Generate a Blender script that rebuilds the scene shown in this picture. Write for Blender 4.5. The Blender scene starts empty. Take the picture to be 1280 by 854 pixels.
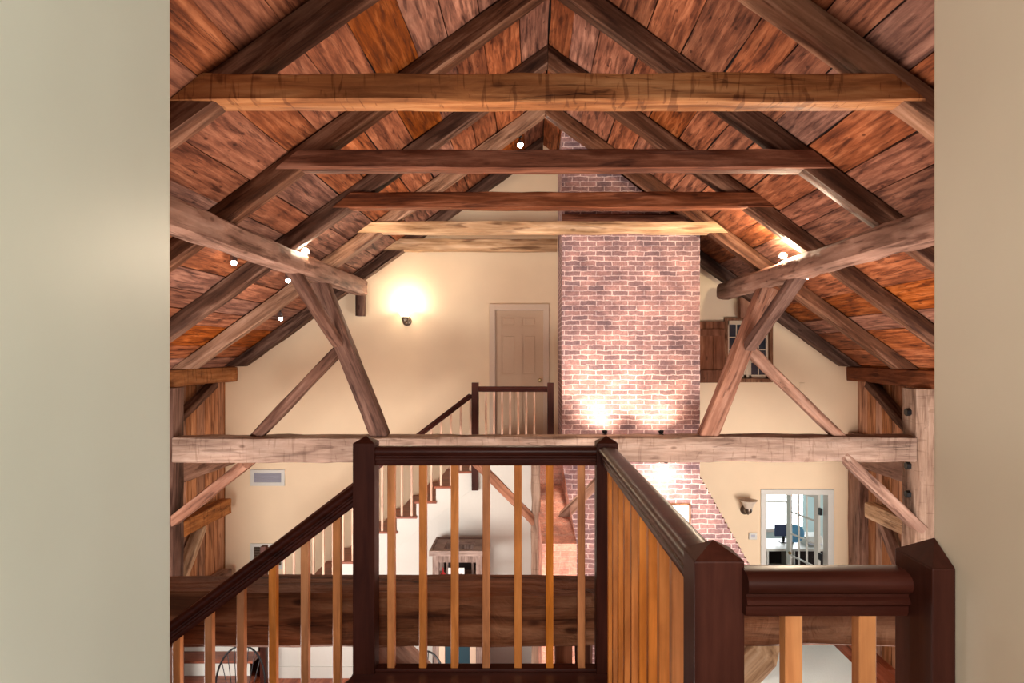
import bpy, bmesh, math, random
from mathutils import Vector, Matrix
R = random.Random(7)
E = 4.25          # eye height above the ground floor (m); helper P() takes heights relative to the eye
C = bpy.context.scene.collection
sc = bpy.context.scene

# ------------------------------------------------------------------ camera, world, lights, exposure
cam_d = bpy.data.cameras.new('camera'); cam = bpy.data.objects.new('camera', cam_d); C.objects.link(cam)
cam.location = (0, 0, E); cam.rotation_euler = (math.pi/2, 0, 0)
cam_d.lens = 24.0; cam_d.sensor_width = 36.0; cam_d.sensor_fit = 'HORIZONTAL'
cam_d.shift_x = -25/1280; cam_d.shift_y = 13/1280; cam_d.clip_start = 0.05
sc.camera = cam
sc.view_settings.view_transform = 'Standard'; sc.view_settings.look = 'None'
sc.view_settings.gamma = 1.0; sc.view_settings.use_curve_mapping = False
sc.view_settings.exposure = 1.0

w = bpy.data.worlds.new('world'); sc.world = w; w.use_nodes = True
w.node_tree.nodes['Background'].inputs[0].default_value = (0.95, 0.97, 1.0, 1)
w.node_tree.nodes['Background'].inputs[1].default_value = 0.26

def light(name, kind, loc, aim, power, color, size=None, size_y=None, spot=None, blend=.5, radius=None):
    d = bpy.data.lights.new(name, kind); d.energy = power; d.color = color
    if kind == 'AREA':
        d.shape = 'RECTANGLE'; d.size = size; d.size_y = size_y or size
    if kind == 'SPOT':
        d.spot_size = math.radians(spot); d.spot_blend = blend
    if radius is not None and kind != 'AREA': d.shadow_soft_size = radius
    o = bpy.data.objects.new(name, d); C.objects.link(o); o.location = loc
    if aim is not None:
        o.rotation_euler = (Vector(aim)-Vector(loc)).to_track_quat('-Z', 'Y').to_euler()
    return o
WARM = (1.0, .72, .46); DAY = (.93, .96, 1.0); SOFT = (1.0, .86, .70)
# unseen fill lamps added at the sides, near the floor and behind the viewer
light('fill_side_left',  'AREA', (-4.35, 5.2, E-2.9), (0.6, 9.5, E-0.3), 235, (1, .955, .90), 4.0, 1.6)
light('fill_side_right', 'AREA', (4.6, 5.2, E-2.9), (-0.4, 9.5, E-0.3), 265, (1, .955, .90), 4.0, 1.6)
light('fill_ground_up',     'AREA', (0.2, 4.9, E-3.7), (0.2, 5.6, E+3), 110, (1, .84, .72), 5.0, 2.2)  # added fill facing up, brightens the undersides of the timbers
light('fill_behind_camera',  'AREA', (0.0, -3.2, E+1.2), (0.2, 8, E-0.4), 20, SOFT, 3.0, 2.0)  # added fill behind the camera, mild light on the front faces
light('fill_right_front', 'AREA', (4.6, .6, E-1.9), (1.6, 2.9, E-1.1), 55, (1, .93, .86), 1.6, 1.6)  # added to brighten the right part of the near tie beam
light('fill_near_walls', 'AREA', (0.03, -1.3, E+.5), (0.03, 1.5, E+.1), 21, (1, .96, .90), 1.1, 1.3)  # added fill behind the camera for the two near walls

# ------------------------------------------------------------------ helpers
def P(x, d, z): return Vector((x, d, z+E))
def put(o, label=None, cat=None, group=None, kind=None):
    if label: o['label'] = label
    if cat: o['category'] = cat
    if group: o['group'] = group
    if kind: o['kind'] = kind
    return o
def empty(name, loc=(0, 0, 0)):
    o = bpy.data.objects.new(name, None); o.empty_display_size = .1; C.objects.link(o); o.location = loc; return o
def link(name, bm, mat, parent=None, smooth=False, mw=None):
    me = bpy.data.meshes.new(name)
    bmesh.ops.recalc_face_normals(bm, faces=bm.faces[:])
    bm.to_mesh(me); bm.free()
    if smooth:
        for p in me.polygons: p.use_smooth = True
        if hasattr(me, 'set_sharp_from_angle'): me.set_sharp_from_angle(angle=math.radians(40))
    me.materials.append(mat)
    o = bpy.data.objects.new(name, me); C.objects.link(o)
    if parent is not None:
        o.parent = parent
        off = Vector(parent.location); pp = parent.parent
        while pp is not None: off += Vector(pp.location); pp = pp.parent
        if mw is None: o.location = -off
        else:
            m = mw.copy(); m.translation = mw.translation-off; o.matrix_basis = m
    elif mw is not None: o.matrix_basis = mw
    return o
def rebase(o):
    """move a world-space mesh object's origin to the middle of its base"""
    me = o.data; xs = [v.co.x for v in me.vertices]; ys = [v.co.y for v in me.vertices]; zs = [v.co.z for v in me.vertices]
    c = Vector(((min(xs)+max(xs))/2, (min(ys)+max(ys))/2, min(zs)))
    me.transform(Matrix.Translation(-c)); o.location = Vector(o.location)+c
    return o
def box(bm, x0, x1, y0, y1, z0, z1, bev=0.0):
    """world box, z relative to the eye"""
    r = bmesh.ops.create_cube(bm, size=1)
    vs = r['verts']
    bmesh.ops.scale(bm, vec=(abs(x1-x0), abs(y1-y0), abs(z1-z0)), verts=vs)
    bmesh.ops.translate(bm, vec=((x0+x1)/2, (y0+y1)/2, (z0+z1)/2+E), verts=vs)
    if bev > 0:
        es = list({e for v in vs for e in v.link_edges})
        bmesh.ops.bevel(bm, geom=es, offset=bev, segments=2, affect='EDGES', profile=.6)
def prism(bm, pts, a0, a1, axis='y'):
    """polygon pts extruded along axis; pts are (x,z) for y, (y,z) for x, (x,y) for z (z rel. eye)"""
    def mk(p, a):
        if axis == 'y': return (p[0], a, p[1]+E)
        if axis == 'x': return (a, p[0], p[1]+E)
        return (p[0], p[1], a+E)
    A = [bm.verts.new(mk(p, a0)) for p in pts]; B = [bm.verts.new(mk(p, a1)) for p in pts]
    n = len(pts)
    bm.faces.new(A[::-1]); bm.faces.new(B)
    for i in range(n): bm.faces.new((A[i], A[(i+1) % n], B[(i+1) % n], B[i]))
def tube(bm, pts, r, n=8, cap=True):
    """round bar through world points"""
    pts = [Vector(p) for p in pts]; rings = []
    rr = r if isinstance(r, (list, tuple)) else [r]*len(pts)
    prev = None
    for i, p in enumerate(pts):
        t = (pts[min(i+1, len(pts)-1)]-pts[max(i-1, 0)]).normalized()
        if prev is None:
            u = t.orthogonal().normalized()
        else:
            u = (prev-t*prev.dot(t)).normalized()
        prev = u; v = t.cross(u)
        rings.append([bm.verts.new(p+(u*math.cos(2*math.pi*k/n)+v*math.sin(2*math.pi*k/n))*rr[i]) for k in range(n)])
    for a, b in zip(rings, rings[1:]):
        for k in range(n): bm.faces.new((a[k], a[(k+1) % n], b[(k+1) % n], b[k]))
    if cap: bm.faces.new(rings[0][::-1]); bm.faces.new(rings[-1])
def lathe(bm, prof, base, n=24, axis=Vector((0, 0, 1))):
    """profile [(r,h)] turned about axis from base"""
    axis = Vector(axis).normalized(); u = axis.orthogonal().normalized(); v = axis.cross(u); base = Vector(base)
    rings = []
    for r, h in prof:
        r = max(r, 1e-4)
        rings.append([bm.verts.new(base+axis*h+(u*math.cos(2*math.pi*k/n)+v*math.sin(2*math.pi*k/n))*r) for k in range(n)])
    for a, b in zip(rings, rings[1:]):
        for k in range(n): bm.faces.new((a[k], a[(k+1) % n], b[(k+1) % n], b[k]))
    bm.faces.new(rings[0][::-1]); bm.faces.new(rings[-1])
def sweep(bm, prof, p0, p1, s0=0.0, s1=0.0, up=Vector((0, 0, 1))):
    """profile [(side, up)] swept p0->p1 ; s = end shear along the axis per unit of 'up' """
    p0 = Vector(p0); p1 = Vector(p1); t = (p1-p0).normalized(); side = t.cross(up).normalized(); u = side.cross(t).normalized()
    A = [bm.verts.new(p0+side*a+u*b+t*(s0*b)) for a, b in prof]
    B = [bm.verts.new(p1+side*a+u*b+t*(s1*b)) for a, b in prof]
    n = len(prof); bm.faces.new(A[::-1]); bm.faces.new(B)
    for i in range(n): bm.faces.new((A[i], A[(i+1) % n], B[(i+1) % n], B[i]))

def beam(name, p0, p1, wid, hgt, mat, up=(0, 0, 1), cut0=0., cut1=0., rough=.006, ch=.012, wane=0., parent=None, seed=None, bow=0.):
    """hewn timber: local X runs along it, local Y = width, local Z = height; cuts shear the ends along X per local Z"""
    rr = random.Random(seed if seed is not None else R.random())
    p0 = Vector(p0); p1 = Vector(p1); L = (p1-p0).length; t = (p1-p0).normalized(); u = Vector(up)
    s = t.cross(u).normalized(); u = s.cross(t).normalized()     # s to the side
    yv = u.cross(t).normalized()
    M = Matrix((( t.x, yv.x, u.x, p0.x), (t.y, yv.y, u.y, p0.y), (t.z, yv.z, u.z, p0.z), (0, 0, 0, 1)))
    n = max(3, int(L/.16)); bm = bmesh.new(); rings = []
    a = wid/2; b = hgt/2
    base = [(-a+ch, -b), (0, -b), (a-ch, -b), (a, -b+ch), (a, 0), (a, b-ch), (a-ch, b), (0, b), (-a+ch, b), (-a, b-ch), (-a, 0), (-a, -b+ch)]
    dr = [0.0]*24
    for i in range(n+1):
        ring = []
        x = L*i/n
        k = [rr.gauss(0, rough) for _ in range(24)]
        dr = [.55*q+.6*w_ for q, w_ in zip(dr, k)]
        bw = bow*math.sin(math.pi*i/n)
        for j, (y, z) in enumerate(base):
            yy = y+dr[j]*(1 if abs(abs(y)-a) < .02 else .4)
            zz = z+dr[j+12]*(1 if abs(abs(z)-b) < .02 else .4)+bw
            xx = x
            if i == 0: xx += cut0*zz
            if i == n: xx += cut1*zz
            # rings near a sheared end slide along with it
            if 0 < i < n:
                f0 = max(0, 1-x/.5); f1 = max(0, 1-(L-x)/.5)
                xx += cut0*zz*f0+cut1*zz*f1
            ring.append(bm.verts.new((xx, yy, zz)))
        rings.append(ring)
    m = len(base)
    for A, B in zip(rings, rings[1:]):
        for j in range(m): bm.faces.new((A[j], A[(j+1) % m], B[(j+1) % m], B[j]))
    bm.faces.new(rings[0][::-1]); bm.faces.new(rings[-1])
    o = link(name, bm, mat, parent, smooth=True, mw=M)
    return o

# ------------------------------------------------------------------ materials
def newmat(name):
    m = bpy.data.materials.new(name); m.use_nodes = True
    nt = m.node_tree; b = nt.nodes['Principled BSDF']; return m, nt, b
def plain(name, col, rough=.5, metal=0., spec=.5, noise=0., bump=0., nscale=30, emis=None, estr=0., trans=0., coat=0.):
    m, nt, b = newmat(name)
    b.inputs['Roughness'].default_value = rough; b.inputs['Metallic'].default_value = metal
    b.inputs['Specular IOR Level'].default_value = spec
    b.inputs['Transmission Weight'].default_value = trans; b.inputs['Coat Weight'].default_value = coat
    tc = nt.nodes.new('ShaderNodeTexCoord'); nz = nt.nodes.new('ShaderNodeTexNoise')
    nz.inputs['Scale'].default_value = nscale; nz.inputs['Detail'].default_value = 5
    nt.links.new(tc.outputs['Object'], nz.inputs['Vector'])
    mx = nt.nodes.new('ShaderNodeMix'); mx.data_type = 'RGBA'
    mx.inputs[6].default_value = tuple(c*(1-noise) for c in col)+(1,); mx.inputs[7].default_value = tuple(min(1, c*(1+noise)) for c in col)+(1,)
    nt.links.new(nz.outputs['Fac'], mx.inputs[0]); nt.links.new(mx.outputs[2], b.inputs['Base Color'])
    if bump > 0:
        bp = nt.nodes.new('ShaderNodeBump'); bp.inputs['Strength'].default_value = bump; bp.inputs['Distance'].default_value = .01
        nt.links.new(nz.outputs['Fac'], bp.inputs['Height']); nt.links.new(bp.outputs[0], b.inputs['Normal'])
    if emis: b.inputs['Emission Color'].default_value = emis+(1,); b.inputs['Emission Strength'].default_value = estr
    return m
def ramp(nt, stops, src):
    r = nt.nodes.new('ShaderNodeValToRGB'); e = r.color_ramp.elements
    while len(e) < len(stops): e.new(.5)
    for k, (p, c) in enumerate(stops):
        e[k].position = p; e[k].color = tuple(c)+((1,) if len(c) == 3 else ())
    nt.links.new(src, r.inputs[0]); return r
def wood(name, dark, mid, lite, rough=.65, along='x', freq=1.0, crack=.7, knots=.6, bump=.5, attr=False, coat=0., var=.25, hew=0., spec=.14, dash=.75, nick=0.):
    m, nt, b = newmat(name); N = nt.nodes; Lk = nt.links
    tc = N.new('ShaderNodeTexCoord')
    add = N.new('ShaderNodeVectorMath'); add.operation = 'ADD'; Lk.new(tc.outputs['Object'], add.inputs[0])
    if attr:
        at = N.new('ShaderNodeAttribute'); at.attribute_name = 'tint'; src = at.outputs['Color']; rnd = at.outputs['Fac']
        sc_ = N.new('ShaderNodeVectorMath'); sc_.operation = 'SCALE'; sc_.inputs[3].default_value = 60; Lk.new(src, sc_.inputs[0])
        Lk.new(sc_.outputs[0], add.inputs[1])
        sp = N.new('ShaderNodeSeparateColor'); Lk.new(src, sp.inputs[0]); rnd = sp.outputs[0]; rnd2 = sp.outputs[1]
    else:
        oi = N.new('ShaderNodeObjectInfo'); rnd = oi.outputs['Random']; rnd2 = rnd
        ml = N.new('ShaderNodeMath'); ml.operation = 'MULTIPLY'; ml.inputs[1].default_value = 61; Lk.new(rnd, ml.inputs[0])
        Lk.new(ml.outputs[0], add.inputs[1])
    def mp(a, bb):
        s = {'x': (a, bb, bb), 'y': (bb, a, bb), 'z': (bb, bb, a)}[along]
        q = N.new('ShaderNodeMapping'); q.inputs['Scale'].default_value = tuple(v*freq for v in s); Lk.new(add.outputs[0], q.inputs[0]); return q.outputs[0]
    def noise(v, s, d=6, dist=0., r=.55):
        q = N.new('ShaderNodeTexNoise'); q.inputs['Scale'].default_value = s; q.inputs['Detail'].default_value = d
        q.inputs['Distortion'].default_value = dist; q.inputs['Roughness'].default_value = r; Lk.new(v, q.inputs['Vector']); return q.outputs['Fac']
    g = noise(mp(.55, 6.5), 2.2, 8, .5, .62)
    base = ramp(nt, [(.30, dark), (.5, mid), (.72, lite)], g)
    blot = noise(mp(.9, 1.6), 1.6, 4, .3)
    br = ramp(nt, [(.3, (.55, .5, .48)), (.7, (1.25, 1.22, 1.2))], blot)
    m1 = N.new('ShaderNodeMix'); m1.data_type = 'RGBA'; m1.blend_type = 'MULTIPLY'; m1.inputs[0].default_value = .8
    Lk.new(base.outputs[0], m1.inputs[6]); Lk.new(br.outputs[0], m1.inputs[7])
    cr = noise(mp(.28, 9), 1.7, 5, .8, .5)
    crr = ramp(nt, [(.485, (1, 1, 1)), (.5, (.12, .08, .07)), (.515, (1, 1, 1))], cr)
    gate = noise(mp(.7, 2), 1.1, 2); gr = ramp(nt, [(.48, (0, 0, 0)), (.6, (1, 1, 1))], gate)
    gm = N.new('ShaderNodeMath'); gm.operation = 'MULTIPLY'; gm.inputs[1].default_value = crack; Lk.new(gr.outputs[0], gm.inputs[0])
    m2 = N.new('ShaderNodeMix'); m2.data_type = 'RGBA'; m2.blend_type = 'MULTIPLY'
    Lk.new(gm.outputs[0], m2.inputs[0]); Lk.new(m1.outputs[2], m2.inputs[6]); Lk.new(crr.outputs[0], m2.inputs[7])
    vo = N.new('ShaderNodeTexVoronoi'); vo.inputs['Scale'].default_value = 2.3; Lk.new(mp(1.1, 2.4), vo.inputs['Vector'])
    kr = ramp(nt, [(.0, (.10, .06, .05)), (.06, (.25, .16, .12)), (.12, (1, 1, 1))], vo.outputs['Distance'])
    m3 = N.new('ShaderNodeMix'); m3.data_type = 'RGBA'; m3.blend_type = 'MULTIPLY'; m3.inputs[0].default_value = knots
    Lk.new(m2.outputs[2], m3.inputs[6]); Lk.new(kr.outputs[0], m3.inputs[7])
    if dash > 0:
        dn = noise(mp(1.3, 11), 1.4, 3, .4, .5); dr_ = ramp(nt, [(.56, (1, 1, 1)), (.66, (.28, .20, .17))], dn)
        m4 = N.new('ShaderNodeMix'); m4.data_type = 'RGBA'; m4.blend_type = 'MULTIPLY'; m4.inputs[0].default_value = dash
        Lk.new(m3.outputs[2], m4.inputs[6]); Lk.new(dr_.outputs[0], m4.inputs[7]); m3 = m4
    if nick > 0:
        nn = noise(mp(11, 1.6), 2.0, 2, 1.2, .4); nr = ramp(nt, [(.60, (1, 1, 1)), (.66, (.30, .20, .14))], nn)
        m5 = N.new('ShaderNodeMix'); m5.data_type = 'RGBA'; m5.blend_type = 'MULTIPLY'; m5.inputs[0].default_value = nick
        Lk.new(m3.outputs[2], m5.inputs[6]); Lk.new(nr.outputs[0], m5.inputs[7]); m3 = m5
    hs = N.new('ShaderNodeHueSaturation')
    mr = N.new('ShaderNodeMapRange'); mr.inputs['To Min'].default_value = 1-var; mr.inputs['To Max'].default_value = 1+var
    Lk.new(rnd, mr.inputs[0]); Lk.new(mr.outputs[0], hs.inputs['Value'])
    mr2 = N.new('ShaderNodeMapRange'); mr2.inputs['To Min'].default_value = 1-var*.9; mr2.inputs['To Max'].default_value = 1+var*.3
    Lk.new(rnd2, mr2.inputs[0]); Lk.new(mr2.outputs[0], hs.inputs['Saturation'])
    Lk.new(m3.outputs[2], hs.inputs['Color']); Lk.new(hs.outputs[0], b.inputs['Base Color'])
    b.inputs['Roughness'].default_value = rough; b.inputs['Coat Weight'].default_value = coat; b.inputs['Coat Roughness'].default_value = .25
    b.inputs['Specular IOR Level'].default_value = spec
    if bump > 0:
        sm = N.new('ShaderNodeMath'); sm.operation = 'MULTIPLY_ADD'; sm.inputs[1].default_value = .6
        Lk.new(g, sm.inputs[0]); bw_ = N.new('ShaderNodeRGBToBW'); Lk.new(m3.outputs[2], bw_.inputs[0]); Lk.new(bw_.outputs[0], sm.inputs[2])
        h = sm.outputs[0]
        if hew > 0:
            hn = noise(mp(2.2, 2.2), 3.2, 3, 1.5); hm = N.new('ShaderNodeMath'); hm.operation = 'MULTIPLY_ADD'; hm.inputs[1].default_value = hew
            Lk.new(hn, hm.inputs[0]); Lk.new(h, hm.inputs[2]); h = hm.outputs[0]
        bp = N.new('ShaderNodeBump'); bp.inputs['Strength'].default_value = bump; bp.inputs['Distance'].default_value = .012
        Lk.new(h, bp.inputs['Height']); Lk.new(bp.outputs[0], b.inputs['Normal'])
    return m
def bricks(name, c1, c2, mortar, bump=.8):
    m, nt, b = newmat(name); N = nt.nodes; Lk = nt.links
    tc = N.new('ShaderNodeTexCoord'); sp = N.new('ShaderNodeSeparateXYZ'); Lk.new(tc.outputs['Object'], sp.inputs[0])
    ad = N.new('ShaderNodeMath'); ad.operation = 'ADD'; Lk.new(sp.outputs[0], ad.inputs[0]); Lk.new(sp.outputs[1], ad.inputs[1])
    cb = N.new('ShaderNodeCombineXYZ'); Lk.new(ad.outputs[0], cb.inputs[0]); Lk.new(sp.outputs[2], cb.inputs[1])
    wn = N.new('ShaderNodeTexNoise'); wn.inputs['Scale'].default_value = 9; Lk.new(tc.outputs['Object'], wn.inputs['Vector'])
    ws = N.new('ShaderNodeVectorMath'); ws.operation = 'SCALE'; ws.inputs[3].default_value = .034; Lk.new(wn.outputs['Color'], ws.inputs[0])
    wa = N.new('ShaderNodeVectorMath'); wa.operation = 'ADD'; Lk.new(cb.outputs[0], wa.inputs[0]); Lk.new(ws.outputs[0], wa.inputs[1])
    br = N.new('ShaderNodeTexBrick'); Lk.new(wa.outputs[0], br.inputs['Vector'])
    br.inputs['Scale'].default_value = 1; br.inputs['Brick Width'].default_value = .205; br.inputs['Row Height'].default_value = .064
    br.inputs['Mortar Size'].default_value = .007; br.inputs['Mortar Smooth'].default_value = .3; br.inputs['Bias'].default_value = -.1
    br.inputs['Color1'].default_value = c1+(1,); br.inputs['Color2'].default_value = c2+(1,); br.inputs['Mortar'].default_value = mortar+(1,)
    nz = N.new('ShaderNodeTexNoise'); nz.inputs['Scale'].default_value = 5; nz.inputs['Detail'].default_value = 8; Lk.new(tc.outputs['Object'], nz.inputs['Vector'])
    r = ramp(nt, [(.3, (.55, .50, .55)), (.68, (1.40, 1.30, 1.27))], nz.outputs['Fac'])
    mx = N.new('ShaderNodeMix'); mx.data_type = 'RGBA'; mx.blend_type = 'MULTIPLY'; mx.inputs[0].default_value = .85
    Lk.new(br.outputs['Color'], mx.inputs[6]); Lk.new(r.outputs[0], mx.inputs[7])
    n2 = N.new('ShaderNodeTexNoise'); n2.inputs['Scale'].default_value = 45; n2.inputs['Detail'].default_value = 4; Lk.new(tc.outputs['Object'], n2.inputs['Vector'])
    r2 = ramp(nt, [(.35, (.7, .7, .7)), (.65, (1.15, 1.15, 1.15))], n2.outputs['Fac'])
    m2 = N.new('ShaderNodeMix'); m2.data_type = 'RGBA'; m2.blend_type = 'MULTIPLY'; m2.inputs[0].default_value = .7
    Lk.new(mx.outputs[2], m2.inputs[6]); Lk.new(r2.outputs[0], m2.inputs[7]); Lk.new(m2.outputs[2], b.inputs['Base Color'])
    b.inputs['Roughness'].default_value = .9
    iv = N.new('ShaderNodeMath'); iv.operation = 'MULTIPLY_ADD'; iv.inputs[1].default_value = -1; Lk.new(br.outputs['Fac'], iv.inputs[0]); Lk.new(n2.outputs['Fac'], iv.inputs[2])
    bp = N.new('ShaderNodeBump'); bp.inputs['Strength'].default_value = bump; bp.inputs['Distance'].default_value = .008
    Lk.new(iv.outputs[0], bp.inputs['Height']); Lk.new(bp.outputs[0], b.inputs['Normal'])
    return m

W = {}
W['board']  = wood('roof_board_wood', (.055, .013, .005), (.215, .060, .018), (.40, .145, .058), attr=True, along='y', freq=1.5, var=.28, dash=.75, rough=.7, crack=.8, knots=.8)
W['rafter'] = wood('rafter_wood', (.030, .0115, .0055), (.092, .038, .020), (.215, .115, .074), var=.15, hew=.5)
W['rafter_pale'] = wood('pale_and_lamplit_rafter_wood', (.14, .065, .033), (.28, .145, .083), (.44, .26, .17), var=.1, hew=.5)
W['orange'] = wood('orange_beam_wood', (.15, .045, .010), (.34, .125, .032), (.52, .25, .09), var=.05, crack=.9, hew=1.0, nick=.55, dash=.4)
W['brown']  = wood('brown_beam_wood', (.055, .015, .006), (.135, .041, .016), (.26, .10, .052), var=.12, hew=.6)
W['pale']   = wood('pale_beam_wood', (.25, .14, .07), (.50, .32, .18), (.70, .51, .34), var=.08, hew=.6)
W['tie']    = wood('weathered_tie_wood', (.17, .105, .078), (.28, .195, .15), (.38, .29, .235), var=.05, crack=.9, hew=1.6, knots=.6, dash=.45, nick=.3)
W['purlin'] = wood('purlin_wood', (.14, .07, .045), (.27, .15, .105), (.38, .24, .18), var=.08, hew=.8)
W['strut']  = wood('strut_wood', (.05, .022, .014), (.115, .056, .038), (.21, .12, .088), var=.10, hew=.5)
W['strut_red'] = wood('reddish_strut_wood', (.13, .05, .026), (.26, .112, .064), (.36, .19, .125), var=.08, hew=.5)
W['post']   = wood('pale_post_wood', (.15, .09, .06), (.27, .18, .13), (.38, .28, .215), var=.06, hew=1.0, nick=.3, dash=.5)
W['sill']   = wood('dark_hewn_wood', (.065, .019, .007), (.20, .075, .030), (.38, .19, .10), var=.04, crack=1.0, hew=1.6, bump=.8, freq=1.1, knots=.9)
W['panel']  = wood('wall_board_wood', (.17, .062, .025), (.38, .165, .075), (.55, .29, .15), along='z', attr=True, var=.25)
W['newel']  = wood('mahogany_stained_wood', (.032, .0080, .0048), (.050, .0130, .0078), (.070, .020, .012), rough=.42, bump=.06, crack=0, knots=0, dash=0, spec=.12, coat=0., freq=2, var=.06, along='z')
W['rail']   = wood('mahogany_rail_wood', (.034, .0075, .0045), (.058, .0140, .0085), (.09, .026, .017), rough=.36, bump=.05, crack=0, knots=0, dash=0, spec=.12, coat=.08, freq=2, var=.05)
W['bal']    = wood('honey_baluster_wood', (.52, .165, .026), (.70, .25, .05), (.80, .33, .085), rough=.42, bump=.05, crack=0, knots=0, dash=0, spec=.3, freq=2.5, var=.12, along='z')
W['farbal'] = wood('far_baluster_wood', (.62, .36, .24), (.74, .48, .34), (.82, .58, .44), rough=.5, bump=.0, crack=0, knots=0, dash=0, spec=.3, freq=2.5, var=.08, along='z')
W['tread']  = wood('stair_tread_wood', (.14, .035, .016), (.27, .075, .035), (.36, .12, .06), rough=.4, bump=.05, crack=0, knots=0, dash=0, spec=.3, freq=2, var=.08)
W['floor']  = wood('red_floor_wood', (.26, .055, .022), (.45, .12, .05), (.58, .19, .09), rough=.35, bump=.1, attr=True, along='y', crack=.2, knots=.2, var=.15)
W['loft']   = wood('loft_floor_wood', (.07, .014, .008), (.13, .03, .016), (.18, .05, .028), rough=.3, bump=.05, crack=0, knots=0, dash=0, spec=.3)
W['grey']   = wood('grey_cupboard_wood', (.13, .09, .075), (.24, .175, .15), (.38, .30, .26), rough=.6, freq=3, var=.05, along='z', dash=.15, knots=.2)
W['greytop'] = wood('cupboard_top_wood', (.17, .12, .10), (.29, .215, .185), (.40, .32, .28), freq=3, var=.05, dash=.1, knots=.1)
W['win']    = wood('window_frame_wood', (.12, .045, .02), (.26, .12, .06), (.40, .22, .13), freq=3, var=.05, along='z', crack=.3)
W['shutter'] = wood('shutter_wood', (.10, .034, .014), (.22, .085, .042), (.33, .15, .085), along='z', var=.05, dash=.3)
W['brick']  = bricks('purple_red_brick', (.34, .195, .18), (.165, .108, .118), (.60, .47, .44))
W['brick2'] = bricks('warm_lit_washed_brick', (.56, .265, .185), (.51, .23, .16), (.56, .31, .23), bump=.9)  # painted brick; base made lighter and pinker to hold the warm light on it
W['cream']  = plain('cream_plaster', (.82, .64, .44), .85, noise=.05, bump=.08, nscale=3)
W['left']   = plain('pale_green_paint', (.66, .74, .65), .34, noise=.07, bump=.05, nscale=4)
W['right']  = plain('warm_beige_paint', (.74, .62, .48), .45, noise=.05, bump=.04, nscale=4)
W['white']  = plain('white_paint', (.60, .59, .54), .5, noise=.03)
W['trim']   = plain('cream_trim_paint', (.66, .50, .37), .45, noise=.03)
W['door']   = plain('tan_door_paint', (.60, .42, .28), .5, noise=.03)
W['dark']   = plain('shadow_gap', (.02, .012, .01), .9)
W['black']  = plain('black_metal', (.012, .012, .014), .35, .6, noise=.2)
W['bronze'] = plain('bronze_metal', (.16, .12, .09), .35, .8, noise=.2)
W['brass']  = plain('brass_metal', (.40, .27, .13), .3, .9)
W['steel']  = plain('grey_steel', (.30, .29, .30), .3, .9, noise=.1)
W['bulb']   = plain('lit_bulb', (1, .95, .85), .4, emis=(1, .90, .74), estr=60)
W['bulb_big'] = plain('lit_flood_bulb', (1, .95, .85), .4, emis=(1, .90, .76), estr=130)
W['shade']  = plain('lit_frosted_glass', (1, .9, .75), .4, emis=(1, .82, .58), estr=4)
W['shade_off'] = plain('frosted_glass', (.62, .52, .42), .4, noise=.1)
W['pane']   = plain('dark_window_pane', (.035, .04, .055), .06, spec=.8)
W['slat']   = plain('grille_grey', (.36, .36, .42), .4)
W['rug']    = plain('pale_aqua_wool', (.84, .98, .95), .95, noise=.06, bump=.5, nscale=60)
W['teal']   = plain('dark_teal_panel', (.012, .05, .07), .4)
W['blue']   = plain('blue_fabric', (.10, .30, .50), .8, noise=.1)
W['navy']   = plain('dark_blue_fabric', (.04, .055, .12), .8, noise=.1)
W['aqua']   = plain('aqua_wall_paint', (.45, .62, .62), .8, noise=.03)
W['red']    = plain('red_glaze', (.5, .03, .03), .35)
W['paper']  = plain('white_paper', (.8, .8, .78), .8)
W['sky']    = plain('bright_daylight_outside', (1, 1, 1), .9, emis=(.92, .97, 1.0), estr=2.2)
# clear glass
m, nt, b = newmat('clear_glass'); b.inputs['Base Color'].default_value = (.95, .98, 1, 1); b.inputs['Roughness'].default_value = .02
b.inputs['Transmission Weight'].default_value = 1; b.inputs['IOR'].default_value = 1.02; W['glass'] = m
# small picture print
m, nt, b = newmat('faded_print'); tc = nt.nodes.new('ShaderNodeTexCoord'); nz = nt.nodes.new('ShaderNodeTexNoise'); nz.inputs['Scale'].default_value = 9
nt.links.new(tc.outputs['Object'], nz.inputs['Vector']); r_ = ramp(nt, [(.38, (.10, .16, .15)), (.5, (.35, .45, .42)), (.62, (.7, .68, .6))], nz.outputs['Fac'])
nt.links.new(r_.outputs[0], b.inputs['Base Color']); W['print'] = m

# ------------------------------------------------------------------ setting
RX = .16            # ridge x
SL = .725           # roof slope
HU = 2.90           # rafter underside height at the ridge (rel. eye)
HB = 3.10           # board underside height at the ridge
GD = 10.2           # far gable wall depth
WL, WR = -4.58, 4.86
FL = -4.25          # ground floor
UP = -1.356         # upper landing level
def struct(name, bm, mat, **k):
    o = link(name, bm, mat, **k); o['kind'] = 'structure'; return o
def tint(bm, faces, col):
    ly = bm.loops.layers.float_color.get('tint') or bm.loops.layers.float_color.new('tint')
    for f in faces:
        for l in f.loops: l[ly] = col
# floor: wide boards
bm = bmesh.new(); bm.loops.layers.float_color.new('tint')
x = WL-.1
while x < WR+1.8:
    wd = R.uniform(.18, .28); y = -3.0
    while y < 13.6:
        ln = R.uniform(1.6, 3.4); y1 = min(y+ln, 13.7)
        n0 = len(bm.faces); box(bm, x, x+wd-.004, y, y1-.003, FL-.05, FL+R.uniform(-.001, 0.0)); bm.faces.ensure_lookup_table()
        tint(bm, bm.faces[n0:], (R.random(), R.random(), R.random(), 1)); y = y1
    x += wd
struct('floor', bm, W['floor'])
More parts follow.
